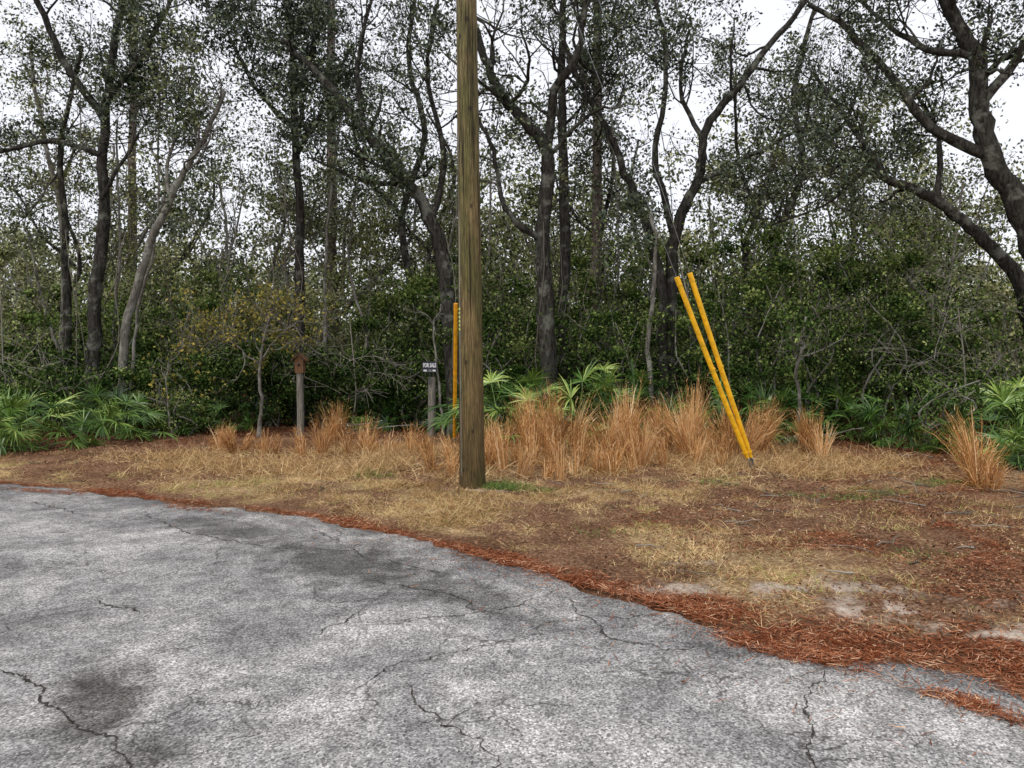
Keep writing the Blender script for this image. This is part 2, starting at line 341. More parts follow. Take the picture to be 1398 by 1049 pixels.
lm=M()
for (n,a,b,c0,c1,sz) in ((16000,-.5,5,3.6,9,.028),(34000,-10,11,9,18,.04)):
    x,y=scatter(n,a,b,c0,c1,lambda x,y: np.where(sdist(x,y)>.05,(.15+.8*np.clip((y-10.5)/4,0,1)+.6*np.clip((x-1.0)/3,0,1))*np.clip(.6+.9*fb(x,y,1.7),0,1),0))
    n=len(x); leaves(lm,np.stack([x,y,gh(x,y)+rng.uniform(.004,.02,n)],1),sz,0,np.clip(rng.normal(.45,.24,n),0,1),.7,.5)
x=rng.uniform(-6,3,160);y=rng.uniform(2.8,9,160);k=(sdist(x,y)<0)&(sdist(x,y)>-.8);x=x[k];y=y[k]
leaves(lm,np.stack([x,y,np.full(len(x),.008)],1),.025,0,rng.uniform(0,.8,len(x)),.9,.5)
lm.build("leaf_litter",[litter_mat])

sm_=M()
for k in range(260):
    x,y=scatter(1,-8,9,5.5,16,lambda x,y:(sdist(x,y)>.4)*np.clip(.3+.15*x,.15,1))
    if len(x)==0: continue
    x=x[0];y=y[0];L=rng.uniform(.1,.5);th=rng.uniform(0,6.28);t=np.linspace(0,1,5)
    px=x+L*t*math.cos(th);py=y+L*t*math.sin(th)
    P=np.stack([px,py,gh(px,py)+.012+rng.uniform(0,.03)*t],1); P[1:-1]+=rng.normal(0,L*.04,(3,3))*[1,1,.3]
    tube(sm_,P,np.linspace(rng.uniform(.003,.01),.003,5),4,0,rng.uniform(.1,.9))
sm_.build("fallen_sticks",[twig_mat])

# ---------------------------------------------------------------- grasses
def sedge(x,y,h,n,rad,lean=.15,name="broomsedge_clump"):
    m=M(); h=h*1.25
    ns=max(2,int(rad*12)); ctr=rng.normal(0,rad*.6,(ns,2)); hs=h*rng.uniform(.55,1.08,ns); lnd=rng.normal(0,.15,(ns,2)); wh=rng.integers(0,ns,n)
    a=rng.uniform(0,6.28,n); r=.06*np.sqrt(rng.uniform(0,1,n))
    bx=x+ctr[wh,0]+r*np.cos(a);by=y+ctr[wh,1]*.8+r*np.sin(a)
    ln=lean*np.abs(rng.normal(0,1,n))
    d=np.stack([np.cos(a)*ln+lnd[wh,0],np.sin(a)*ln+lnd[wh,1],np.ones(n)],1)
    q4=n//4; d[:q4,:2]=rng.normal(0,.9,(q4,2))
    L=hs[wh]*rng.uniform(.25,1.1,n)**.7; L[:q4]*=.55
    ct=rng.normal(0,.14,ns)
    tn=np.clip(rng.normal(.46,.22,n)+ct[wh],0,1)
    ribbons(m,np.stack([bx,by,gh(bx,by)-.01],1),d,L,rng.uniform(.0035,.009,n),np.abs(rng.normal(0,.55,n)),5,0,tn,None,[.7,1,.9,.8,.6,.25])
    k=int(n*1.1); s=rng.integers(q4,n,k); p=np.stack([bx,by,gh(bx,by)],1)[s]+nrm(d[s])*(L[s]*rng.uniform(.25,.95,k))[:,None]
    dd=nrm(d[s])+rng.normal(0,.35,(k,3)); ribbons(m,p,dd,rng.uniform(.04,.13,k),.0065,rng.uniform(-.3,1.2,k),2,0,np.clip(rng.normal(.58,.22,k),0,1))
    m.build(name,[sedge_mat])
for (x,y,h,n,rr) in [(-4.75,13.0,.62,260,.2),(-5.1,13.4,.45,160,.4),(-4.3,12.9,.36,120,.3),(-3.1,12.4,.55,240,.4),(-3.35,14.2,.8,180,.13),(-2.75,12.9,.55,200,.35),(-2.2,12.6,.42,130,.35),
   (-1.0,10.6,.45,220,.35),(-.75,12.0,.6,200,.4),(.0,13.0,.85,240,.35),(.85,11.9,1.2,380,.16),(.3,11.3,.6,260,.45),(1.2,11.2,.95,360,.24),(1.5,11.9,1.2,380,.18),(1.9,12.2,1.1,360,.2),
   (1.0,10.7,.6,280,.45),(2.1,11.3,.8,270,.35),(2.45,12.3,1.0,320,.18),(2.05,11.9,.65,240,.4),(2.95,12.4,1.2,380,.11),(3.2,11.9,.6,200,.35),(3.65,11.9,1.05,340,.15),(4.05,12.6,1.15,320,.1),
   (4.95,12.6,1.0,340,.1),(5.0,12.1,.55,170,.3),(5.75,9.4,.82,380,.06),(5.65,9.2,.35,150,.2),(-.2,11.4,.55,210,.45),(.5,12.6,.95,240,.28),(6.4,9.0,.3,60,.2),(-1.6,12.3,.45,150,.35),(.6,10.3,.42,220,.5),(2.8,11.2,.55,190,.4),(1.6,10.5,.42,200,.5),(.4,11.9,.85,240,.22),(1.2,12.7,1.0,240,.25),(2.7,11.8,.9,260,.15)]:
    sedge(x,y,h,int(n*1.6),rr)
m=M()
for (cx,cy,r_,n,h) in [(-.05,9.35,.35,900,.12),(.25,9.2,.3,400,.09),(-1.9,10.3,.3,150,.2),(3.4,8.9,.3,90,.14),(4.4,9.0,.4,130,.16),(5.4,9.6,.3,110,.2),(2.6,9.6,.3,100,.14),(3.9,8.6,.3,110,.14),(.9,6.9,.3,50,.1),(3.4,6.2,.3,90,.08)]:
    a=rng.uniform(0,6.28,n);q=r_*np.sqrt(rng.uniform(0,1,n));x=cx+q*np.cos(a);y=cy+.6*q*np.sin(a)
    d=np.stack([rng.normal(0,.8,n),rng.normal(0,.8,n),rng.uniform(.4,1.3,n)],1)
    ribbons(m,np.stack([x,y,gh(x,y)],1),d,rng.uniform(.4,1.2,n)*h,.006,rng.uniform(.2,1.3,n),3,0,rng.uniform(0,1,n))
m.build("roadside_weeds",[weed_mat])

# ---------------------------------------------------------------- palmettos
def palmetto(x,y,s,nf,bright=.0,pl=1.0):
    m=M(); z0=gh(np.array([x]),np.array([y]))[0]
    for k in range(nf):
        az=rng.uniform(0,6.28); el=rng.uniform(.2,1.4); f=np.array([math.cos(az)*math.cos(el),math.sin(az)*math.cos(el),math.sin(el)])
        PL=s*rng.uniform(.45,1.1)*pl; t=np.linspace(0,1,5)[:,None]
        b=np.array([x,y,z0])+np.array([rng.normal(0,.2*s),rng.normal(0,.2*s),.05])
        P=b+f*PL*t+np.array([0,0,-.15*PL])*t**2
        tube(m,P,np.linspace(.011,.006,5)*s,4,0,.55)
        fd=nrm(P[-1]-P[-2]); up=nrm(np.cross(np.cross(fd,UP+rng.normal(0,.45,3)),fd)); sd=np.cross(fd,up)
        nl=26; a=np.linspace(-1.9,1.9,nl)+rng.normal(0,.05,nl)
        tl=rng.uniform(0,.8); fw=nrm(fd*math.cos(tl)-up*math.sin(tl))
        upp=np.cross(sd,fw)
        d=np.cos(a)[:,None]*fw+np.sin(a)[:,None]*sd+.22*upp*rng.uniform(.3,1.6)
        L=s*rng.uniform(.34,.54)*(1-.25*np.abs(a/1.95)**2)*rng.uniform(.85,1.06,nl)
        sv=nrm(np.cross(nrm(d),upp)+.5*upp*rng.choice([-1,1],nl)[:,None])
        ribbons(m,np.repeat(P[-1][None],nl,0),d,L,s*.022,rng.uniform(.05,.7,nl),4,0,np.clip(rng.uniform(.05,.7)+bright+.12*(P[-1][2]/s-.6)+rng.normal(0,.15,nl),0,1),sv,[.25,.9,1,.55,.05])  # tone rises with frond height, painting shade into the lower fans
    m.build("palmetto",[palm_mat])
for (x,y,s,nf,br,pl) in [(-8.5,13.2,1.05,42,.3,.9),(-9.4,13.6,1.1,34,.25,1),(-7.5,14.6,.9,26,.1,.9),(-8.3,15.4,1.0,24,-.1,1),(-10.4,15,1.2,24,.1,1),(-6.9,15.9,.85,22,-.05,.9),(-6.4,17.4,.9,18,-.15,1),(-5.9,16.2,.7,14,-.05,.9),(-4.1,18.2,.9,18,-.2,1),(-3.1,17.6,.9,18,-.2,1),
   (.0,14.3,1.25,38,.12,1.3),(1.0,14.5,1.2,36,.12,1.4),(-.2,15.4,1.0,22,-.05,1.4),(1.9,14.4,1.05,30,.05,1.4),(.6,13.7,.9,24,.15,1.2),(2.9,15.0,1,22,-.1,1.4),(4.7,13.9,.9,24,.0,1),(5.3,14.6,1,20,-.1,1.1),(4.0,14.6,.95,20,-.1,1.2),
   (7.5,11.6,1.0,34,.1,1),(8.2,12.3,1.1,30,.05,1.1),(7.3,10.7,.7,20,.1,.8),(6.9,13.4,.95,22,-.05,1),(-1.2,17.1,.9,16,-.2,1),(-2.6,17.2,.9,16,-.2,1),(9.2,13.3,1.2,20,-.05,1),(6,14.9,1,18,-.15,1),(6.4,14.2,.8,16,-.1,1)]:
    palmetto(x,y,s,nf,br,pl)

# ---------------------------------------------------------------- trees
def smooth_poly(p,k=6,j=.0):
    p=np.asarray(p,float); q=np.vstack([2*p[0]-p[1],p,2*p[-1]-p[-2]]); o=[]
    for i in range(1,len(q)-2):
        for t in np.linspace(0,1,k,endpoint=False):
            a,b,c,d=q[i-1],q[i],q[i+1],q[i+2]
            o.append(.5*((2*b)+(-a+c)*t+(2*a-5*b+4*c-d)*t*t+(-a+3*b-3*c+d)*t**3))
    o.append(q[-2]); o=np.array(o)
    if j: o[1:]+=np.cumsum(rng.normal(0,j,(len(o)-1,3)),0)*.5+rng.normal(0,j*.4,(len(o)-1,3))
    return o
def grow(m,p,d,L,r,depth,tips,wig=.48,lift=.1,kids=(2,4),btone=.5):
    n=7 if depth>1 else (5 if depth>0 else 3); P=[p]
    for k in range(n-1):
        d=nrm(d+rng.normal(0,wig,3)*.6+UP*lift); P.append(P[-1]+d*L/(n-1))
    P=np.array(P); R=np.linspace(r,r*.4,n)
    tube(m,P,np.maximum(R,.0035),5 if r>.03 else 3,0,btone)
    if depth<=0:
        tips.append(P[1:]); return
    for k in range(rng.integers(*kids)+1):
        t=rng.uniform(.25,1); q=t*(n-1); i=min(int(q),n-2); pp=P[i]+(P[i+1]-P[i])*(q-i)
        dd=nrm(nrm(P[i+1]-P[i])*.75+rng.normal(0,.65,3)+UP*.08)
        grow(m,pp,dd,L*rng.uniform(.5,.78),r*(1-.55*t)*.6,depth-1,tips,wig,lift,kids,btone)
def leafup(m,tips,per,spread,size,base,var,keepf=.8):
    T=np.concatenate(tips); 
    dens=vn(T[:,0]*1.0+40,T[:,2]*1.0+T[:,1]*.5+11)+.2*rng.normal(size=len(T))
    T=T[dens>np.quantile(dens,1-keepf)]; ct=np.clip(rng.normal(base,var*.8,len(T)),0,1)
    cnt=np.maximum(1,(per*rng.uniform(.4,1.6,len(T))).astype(int))
    c=np.repeat(T,cnt,0); c=c+rng.normal(0,spread,(len(c),3))*[1,1,.7]
    leaves(m,c,size,1,np.clip(np.repeat(ct,cnt)+rng.normal(0,var,len(c)),0,1))
def tree(name,Y,limbs,bark,leaf,per=20,spread=.12,size=.085,base=.42,nch=8,L0=1.6,depth=2,keepf=.6,ydrift=.0):
    m=M(); tips=[]
    for li,(pl,r0,r1,ft) in enumerate(limbs):
        pl=np.array(pl,float); n=len(pl)
        if li==0: yy=np.full(n,Y)+np.linspace(0,ydrift,n)
        else: yy=Y+np.linspace(0,rng.uniform(-1.3,1.5),n)
        P=smooth_poly(np.column_stack([pl[:,0],yy,pl[:,1]]),6,.03)
        R=r0+(r1-r0)*np.linspace(0,1,len(P))
        if li==0: R[0]*=1.6; R[1]*=1.25; P[0,2]-=.1
        tube(m,P,R,9,0,.5,bump=.06)
        n=len(P)
        for k in range(nch):
            t=rng.uniform(ft,1) if k else 1.0
            i=min(int(t*(n-1)),n-2); tg=nrm(P[i+1]-P[i])
            dd=nrm(tg*.5+rng.normal(0,.75,3)+UP*.25)
            grow(m,P[i],dd,L0*rng.uniform(.6,1.25),max(R[i]*.45,.018),depth,tips)
    leafup(m,tips,per,spread,size,base,.2,keepf)
    return m.build(name,[bark,leaf])
O="oak_tree"
tree(O,17,[([(-9.45,0),(-9.4,2.5),(-9.2,4.8),(-9.15,7.0),(-8.9,8.9),(-8.5,11)],.16,.06,.55),([(-9.2,6.2),(-10.3,6.5),(-11.6,6.2),(-12.6,6.6)],.07,.03,.2),([(-9.15,7),(-9.9,8.3),(-10.4,9.7),(-11.2,11)],.09,.04,.3),([(-9.1,7.4),(-8.3,8.1),(-7.6,9),(-7,10.2)],.08,.03,.3),([(-9.2,5.2),(-8.6,6.2),(-8,7)],.05,.02,.3)],bark_oak,leaf_oak,per=26,nch=8,keepf=.68)
tree(O,18,[([(-10.6,0),(-10.55,4),(-10.7,6.5),(-10.2,9)],.1,.04,.6)],bark_oak,leaf_olive,nch=10)
tree(O,19,[([(-11.4,0),(-11.2,4),(-11.5,6.5),(-12,9.5)],.09,.04,.5)],bark_grey,leaf_light,nch=10)
tree(O,16.5,[([(-8.45,0),(-8.4,1.95),(-7.95,3.86),(-7.3,5.4),(-6.8,6.25),(-6.3,7.4)],.11,.045,.6),([(-7.5,5),(-7.6,6.2),(-7.3,7.2)],.05,.02,.3)],bark_grey,leaf_olive,per=15,base=.5)
tree(O,18,[([(-5,0),(-5.05,3.5),(-5.1,6),(-5.15,8.5),(-5.4,11)],.13,.06,.5),([(-5.1,6.5),(-4.3,7.6),(-3.6,8.8)],.07,.03,.2),([(-5.1,7),(-6,8),(-6.7,9.5)],.07,.03,.2),([(-5.15,8),(-4.6,9),(-4.6,10.4)],.06,.03,.2)],bark_oak,leaf_oak,per=32,nch=9,keepf=.76,base=.32)
tree(O,16,[([(-1.15,0),(-1.35,3),(-1.7,4.4),(-2.2,5.25),(-3.1,6.4),(-4,7.5),(-4.9,8.3)],.18,.06,.5),([(-1.7,4.4),(-1.5,6),(-1.9,8),(-1.6,10)],.08,.03,.45),([(-3.1,6.4),(-3.2,7.8),(-2.8,9.3)],.07,.03,.3),([(-2.2,5.25),(-3.2,5.3),(-4.2,5.7)],.06,.02,.3)],bark_oak,leaf_oak,per=19,nch=8)
tree(O,15.5,[([(.69,0),(.7,2.5),(.65,4),(.69,5.7),(.24,6.4),(-.28,7),(-.66,7.9),(-.9,9)],.19,.06,.65),([(.69,5.6),(.85,7),(1.36,7.75),(1.5,8.8),(1.6,10)],.1,.04,.4),([(.65,4),(-.1,4.7),(-.4,6),(-.9,6.8)],.07,.03,.4),([(.69,5.7),(1.6,6.5),(2.2,6.6)],.05,.02,.3)],bark_oak,leaf_oak,per=18,nch=7,keepf=.52)
tree(O,17,[([(1.1,0),(1.2,5),(1.15,8),(1.3,11)],.14,.06,.5)],bark_oak,leaf_oak,nch=12)
tree(O,16,[([(3.2,0),(3.15,3),(2.8,4.6),(2.33,5.65),(1.95,6.6),(1.3,7.8),(1,9)],.11,.04,.6)],bark_oak,leaf_olive,nch=9,per=18)
tree(O,16.2,[([(3.4,0),(3.4,3.5),(3.57,4.56),(4,5.65),(4.15,6.6),(4.96,7.8),(6,9.05),(6.6,10)],.14,.05,.6),([(3.5,4.2),(3.0,5.8),(3.2,7.65),(2.95,9.2)],.08,.035,.4),([(4.1,6.3),(3.7,7.6),(4,9.2)],.06,.03,.3),([(4,5.4),(5.3,6.1),(6.2,6.6),(7,6.5)],.06,.025,.4)],bark_oak,leaf_oak,nch=8,per=18,keepf=.55)
tree(O,13,[([(9.6,0),(9.4,2.2),(8.8,4.1),(8.3,5),(7.98,5.9),(7.9,6.8),(7.4,7.8),(6.9,9.2)],.24,.09,.55),([(8.3,5),(7.3,5.6),(6.66,6.5),(6,7.3),(5.3,7.9)],.1,.04,.4),([(7.98,5.9),(8.8,7),(9.6,8)],.09,.04,.3),([(7.9,6.8),(7.0,7.2),(6.3,8.2)],.07,.03,.3)],bark_oak,leaf_oak,nch=9,per=20,size=.07,spread=.11,L0=1.4)
tree(O,14,[([(10,0),(9.44,2.85),(8.66,3.8),(7.85,4.5),(7,4.87),(6.4,5.35),(5.7,5.1)],.15,.04,.6),([(7,4.87),(6.6,6.2),(6.2,7.5)],.06,.025,.3),([(7.85,4.5),(8,5.8),(7.6,7)],.06,.025,.4),([(6.6,5.2),(6.0,4.6),(5.2,4.4)],.035,.015,.3)],bark_oak,leaf_oak,nch=8,per=18,size=.075,spread=.11,L0=1.3)
tree(O,19,[([(6.3,0),(6.1,2.5),(6.5,4.6),(7.2,6.4),(7.0,8.4),(7.5,10.5)],.12,.05,.4),([(7.2,6.4),(8.4,7.4),(9.2,9)],.06,.03,.3),([(6.5,4.6),(5.6,6.2),(5.3,8.4)],.06,.03,.4)],bark_oak,leaf_olive,nch=8,per=18)
tree(O,20,[([(-2.5,0),(-2.6,3),(-2.9,5.4),(-2.3,7.5),(-2.7,9.5),(-2.4,11.5)],.12,.05,.4),([(-2.9,5.4),(-3.9,6.6),(-4.2,8.6)],.06,.03,.3)],bark_oak,leaf_oak,nch=8,per=20)
tree(O,15.5,[([(2.9,0),(2.85,1.8),(3.0,3.5),(2.9,4.6)],.06,.03,.6)],bark_grey,leaf_oak,nch=5,L0=.8)
tree("oak_sapling",15.6,[([(-5.2,0),(-5.18,1.0),(-5.15,1.9),(-4.95,2.7)],.04,.02,.5),([(-5.15,1.6),(-4.6,2.1),(-4.2,2.3)],.02,.01,.2),([(-5.17,1.5),(-5.6,1.9),(-6.0,2.2)],.02,.01,.2)],bark_grey,leaf_yel,nch=8,L0=.7,per=6,size=.07,base=.5,keepf=.75,spread=.1)
tree("oak_sapling",15.8,[([(-1.45,0),(-1.5,1.0),(-1.62,2.2),(-1.5,2.7)],.03,.015,.7)],bark_grey,leaf_shrub,nch=4,L0=.5,per=4)
tree("oak_sapling",13.9,[([(5.1,0),(5.25,.8),(5.15,1.6),(5.3,2.4)],.04,.02,.5)],bark_grey,leaf_shrub,nch=6,L0=.7,per=5)
tree("oak_sapling",15.2,[([(-6.8,0),(-6.9,.9),(-6.8,1.7)],.02,.012,.3)],bark_grey,leaf_yel,nch=6,L0=.6,per=3)
# slim grey understory stems
for q in range(22):
    x=-11.5+23*(q+rng.uniform(.1,.9))/22; y=rng.uniform(16.6,22); h=rng.uniform(4.5,8); l=rng.normal(0,.9)
    tree("slim_tree",y,[([(x,0),(x+l*.15+rng.normal(0,.1),h*.3),(x+l*.5+rng.normal(0,.15),h*.6),(x+l,h)],rng.uniform(.035,.07),.02,.4)],bark_grey,rng.choice([leaf_light,leaf_olive]),per=10,nch=8,L0=1.1,depth=1,keepf=.7,size=.08)
def pine(x,y,h,r,lean=0):
    m=M(); z=np.linspace(-.1,h,14); P=np.stack([x+lean*z/h+rng.normal(0,.02,14),y+0*z,z],1)
    tube(m,P,np.linspace(r,r*.5,14),12,0,.5,bump=.03); tips=[]
    for k in range(22):
        zz=rng.uniform(.62,1)*h; a=rng.uniform(0,6.28); i=int(zz/h*13)
        grow(m,P[min(i,13)],np.array([math.cos(a),math.sin(a),.25]),rng.uniform(1,2),.03,1,tips)
    for k in range(5):
        zz=rng.uniform(.35,.6)*h; a=rng.uniform(0,6.28); i=int(zz/h*13); grow(m,P[i],np.array([math.cos(a),math.sin(a),.1]),.7,.018,0,[])
    T=np.concatenate(tips); c=np.repeat(T,12,0); n=len(c); d=rng.normal(size=(n,3))
    ribbons(m,c,d,rng.uniform(.15,.28,n),.014,.5,1,1,np.clip(rng.normal(.5,.2,n),0,1))
    m.build("pine_tree",[bark_pine,leaf_oak])
pine(-5.65,24,17,.2,-.15); pine(2.2,20,17,.16,.1); pine(-13.5,27,17,.18)

for yy,xr,cnt in ((21,14,8),(25,17,10),(31,21,12)):
    for q in range(cnt):
        x=-xr+2*xr*(q+rng.uniform(.1,.9))/cnt; y=yy+rng.uniform(-1.5,2); h=rng.uniform(5.5,9.3)*(yy/23)**.4
        l=rng.normal(0,1.1); pl=[(x,0),(x+l*.2+rng.normal(0,.25),h*.3),(x+l*.6+rng.normal(0,.4),h*.55),(x+l+rng.normal(0,.5),h*.8),(x+l*1.5,h)]
        x2,z2=pl[2]; s_=rng.choice([-1,1])
        lim=[(pl,rng.uniform(.07,.13),.035,.25),([(x2,z2),(x2+s_*.9,z2+1),(x2+s_*1.5,z2+2.4)],.05,.02,.2)]
        far=yy>24; u_=rng.uniform(); lf=leaf_light if u_<(.75 if far else .4) else (leaf_olive if u_<.9 else leaf_oak)
        tree(O,y,lim,bark_grey if rng.uniform()<.65 else bark_oak,lf,per=30 if far else 20,spread=.24 if far else .16,size=.145 if far else .1,base=.45,nch=9,L0=1.8,depth=1 if far else 2,keepf=.66)

# ---------------------------------------------------------------- shrubs
def shrub(x,y,w,h,n,leaf,base=.4,size=.06,tw=160,z0=.1):
    m=M(); nb=rng.integers(12,20)
    bc=np.stack([x+rng.normal(0,w*.5,nb),y+rng.normal(0,w*.35,nb),z0+h*rng.uniform(.1,.9,nb)],1); br=rng.uniform(.18,.48,nb)*min(w,h)*.55
    pk=rng.integers(0,nb,n); d=nrm(rng.normal(size=(n,3)))*(rng.uniform(0,1,n)**.6)[:,None]*np.abs(rng.normal(1,.3,n))[:,None]
    c=bc[pk]+d*br[pk][:,None]*[1.25,1.1,.85]; c[:,2]=np.maximum(c[:,2],.04)
    k=n*2//5; c[:k]=np.stack([x+rng.normal(0,w*.5,k),y+rng.normal(0,w*.4,k),z0+h*rng.beta(1.5,1.4,k)],1)
    bt=rng.normal(0,.19,nb); tn=np.clip(base+bt[pk]+rng.normal(0,.19,n)+.22*d[:,2]+.25*(c[:,2]/h-.5),0,1)  # leaves darken downward and on clump undersides: shade put into the tone
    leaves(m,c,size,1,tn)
    b=np.stack([x+rng.normal(0,w*.4,tw),y+rng.normal(0,w*.35,tw),h*rng.uniform(0,.75,tw)],1)
    dd=rng.normal(0,.7,(tw,3)); dd[:,2]=np.abs(dd[:,2])+.4
    ribbons(m,b,dd,rng.uniform(.4,1.1,tw)*min(h,2)*.6,rng.uniform(.005,.012,tw),rng.uniform(-.3,1.2,tw),4,2,np.clip(rng.normal(.42,.25,tw),0,1))
    for q in range(4):
        bx=x+rng.normal(0,w*.25); P=smooth_poly([(bx,y,0),(bx+rng.normal(0,.15),y,h*.3),(bx+rng.normal(0,.3),y+rng.normal(0,.2),h*.6),(bx+rng.normal(0,.5),y,h*.95)],4,.02)
        tube(m,P,np.linspace(.03,.01,len(P)),5,0,.5)
    m.build("shrub",[bark_grey,leaf,twig_mat])
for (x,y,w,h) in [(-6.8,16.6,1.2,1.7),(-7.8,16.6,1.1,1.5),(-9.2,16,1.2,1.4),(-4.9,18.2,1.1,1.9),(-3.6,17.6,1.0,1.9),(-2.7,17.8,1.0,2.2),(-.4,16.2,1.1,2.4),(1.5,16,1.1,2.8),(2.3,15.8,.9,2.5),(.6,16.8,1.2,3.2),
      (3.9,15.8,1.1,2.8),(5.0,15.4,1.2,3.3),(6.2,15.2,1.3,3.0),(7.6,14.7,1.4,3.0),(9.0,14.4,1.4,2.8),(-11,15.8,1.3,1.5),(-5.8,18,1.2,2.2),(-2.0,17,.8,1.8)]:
    shrub(x,y,w,h,5500 if x>3 else 5000,leaf_shrub,.35 if y>15.5 else .46,.068,60)  # low base tone puts understory shade into the leaf colour
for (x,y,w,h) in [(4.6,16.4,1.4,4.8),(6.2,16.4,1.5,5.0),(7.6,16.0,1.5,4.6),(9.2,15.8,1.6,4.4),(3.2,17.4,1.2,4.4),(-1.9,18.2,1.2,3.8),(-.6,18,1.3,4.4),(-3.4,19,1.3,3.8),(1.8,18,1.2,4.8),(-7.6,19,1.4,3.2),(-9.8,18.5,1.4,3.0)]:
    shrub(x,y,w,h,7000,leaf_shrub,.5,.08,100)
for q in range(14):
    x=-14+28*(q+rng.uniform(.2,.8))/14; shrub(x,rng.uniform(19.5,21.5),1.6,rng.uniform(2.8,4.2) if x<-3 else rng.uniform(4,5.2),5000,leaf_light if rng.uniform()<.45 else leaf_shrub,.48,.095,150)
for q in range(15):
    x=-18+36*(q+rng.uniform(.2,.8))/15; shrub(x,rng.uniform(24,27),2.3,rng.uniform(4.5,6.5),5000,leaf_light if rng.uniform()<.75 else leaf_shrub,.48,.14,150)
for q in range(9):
    x=-11+2.6*q; shrub(x,18.0,2,1.8,4000,leaf_shrub,.1,.095,30)  # very dark low row: shadow between shrubs painted as leaf tone
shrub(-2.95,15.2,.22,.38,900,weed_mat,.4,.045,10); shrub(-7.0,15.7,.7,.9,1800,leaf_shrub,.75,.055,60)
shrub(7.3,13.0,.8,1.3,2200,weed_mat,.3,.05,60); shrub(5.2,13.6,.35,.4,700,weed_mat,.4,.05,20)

def brush(x,y,z,n,L,name="dead_brush"):
    m=M(); T=[]
    for k in range(n):
        grow(m,np.array([x+rng.normal(0,.3),y,z*rng.uniform(.2,.7)]),nrm(np.array([rng.normal(0,.9),rng.normal(0,.4),.7])),L*rng.uniform(.7,1.3),.009,2,T,.3,-.03,(2,4),.75)
    P=smooth_poly([(x,y,0),(x+.1,y,z*.4),(x,y,z)],4,.02); tube(m,P,np.linspace(.022,.012,len(P)),5,0,.7); m.build(name,[twig_mat])
brush(-3.5,16.6,2.4,8,1.1); brush(8.3,14.0,2.6,6,1.2); brush(-10.8,16,3,8,1.3); brush(-7.6,17.5,2.5,6,1.2); brush(9.6,13.6,3.2,6,1.2)
m=M()
for k in range(50):
    x=rng.uniform(-11,10); y=rng.uniform(15,20); z=rng.uniform(3.5,7.5); L=rng.uniform(1.5,z-.3); dx=rng.normal(0,.7)
    P=smooth_poly([(x,y,z),(x+dx*.3,y,z-L*.3),(x+dx*.5+rng.normal(0,.2),y+.1,z-L*.7),(x+dx,y,z-L)],4,.015)
    tube(m,P,rng.uniform(.005,.012),3,0,rng.uniform(.2,.7))
m.build("hanging_vines",[twig_mat])

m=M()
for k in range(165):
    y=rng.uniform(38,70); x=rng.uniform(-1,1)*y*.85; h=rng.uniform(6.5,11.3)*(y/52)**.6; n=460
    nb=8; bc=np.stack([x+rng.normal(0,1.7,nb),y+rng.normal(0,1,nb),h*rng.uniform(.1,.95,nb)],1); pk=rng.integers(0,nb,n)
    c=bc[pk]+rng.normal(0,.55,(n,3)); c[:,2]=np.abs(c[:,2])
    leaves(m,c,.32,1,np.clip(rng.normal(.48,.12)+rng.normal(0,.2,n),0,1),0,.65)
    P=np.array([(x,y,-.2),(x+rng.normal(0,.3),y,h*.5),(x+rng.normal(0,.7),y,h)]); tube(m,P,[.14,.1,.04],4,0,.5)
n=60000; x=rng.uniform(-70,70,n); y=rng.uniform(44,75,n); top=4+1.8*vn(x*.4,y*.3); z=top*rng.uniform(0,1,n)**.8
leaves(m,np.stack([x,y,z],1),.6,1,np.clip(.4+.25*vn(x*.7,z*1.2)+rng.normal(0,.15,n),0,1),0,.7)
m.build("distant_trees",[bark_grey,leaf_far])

# ---------------------------------------------------------------- utility pole
mt,nt,out=newmat("pole_wood")
v=coords(nt,(1,1,.05)); g1=noise(nt,v,80,5,.75); g2=noise(nt,coords(nt,(1,1,.02)),120,3,.6); g3=noise(nt,coords(nt,(1,1,.35)),3.2,5,.7)
c=ramp(nt,g1,[(.3,(.03,.018,.007)),(.47,(.13,.085,.032)),(.68,(.31,.22,.09))])
sx=N(nt,"ShaderNodeSeparateXYZ"); tc=N(nt,"ShaderNodeTexCoord"); nt.links.new(tc.outputs["Object"],sx.inputs[0])
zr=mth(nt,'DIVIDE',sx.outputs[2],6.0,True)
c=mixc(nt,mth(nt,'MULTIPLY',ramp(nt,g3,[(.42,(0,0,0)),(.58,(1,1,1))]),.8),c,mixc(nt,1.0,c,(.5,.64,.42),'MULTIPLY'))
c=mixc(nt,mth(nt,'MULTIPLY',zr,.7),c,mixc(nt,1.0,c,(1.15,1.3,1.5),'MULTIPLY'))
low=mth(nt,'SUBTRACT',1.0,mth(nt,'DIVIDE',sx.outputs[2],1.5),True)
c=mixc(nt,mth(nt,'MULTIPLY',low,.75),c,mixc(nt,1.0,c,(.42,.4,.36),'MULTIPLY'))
ck=ramp(nt,g2,[(.30,(1,1,1)),(.37,(0,0,0))]); c=mixc(nt,mth(nt,'MULTIPLY',ck,.85),c,(.015,.01,.006))
vk=N(nt,"ShaderNodeTexVoronoi"); vk.inputs["Scale"].default_value=5; nt.links.new(coords(nt,(1,1,.55)),vk.inputs["Vector"])
kn=ramp(nt,vk.outputs["Distance"],[(.07,(1,1,1)),(.12,(0,0,0))]); c=mixc(nt,mth(nt,'MULTIPLY',kn,.8),c,(.02,.012,.007))
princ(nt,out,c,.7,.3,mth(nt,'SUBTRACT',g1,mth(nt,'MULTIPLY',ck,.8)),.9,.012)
pole_mat=mt
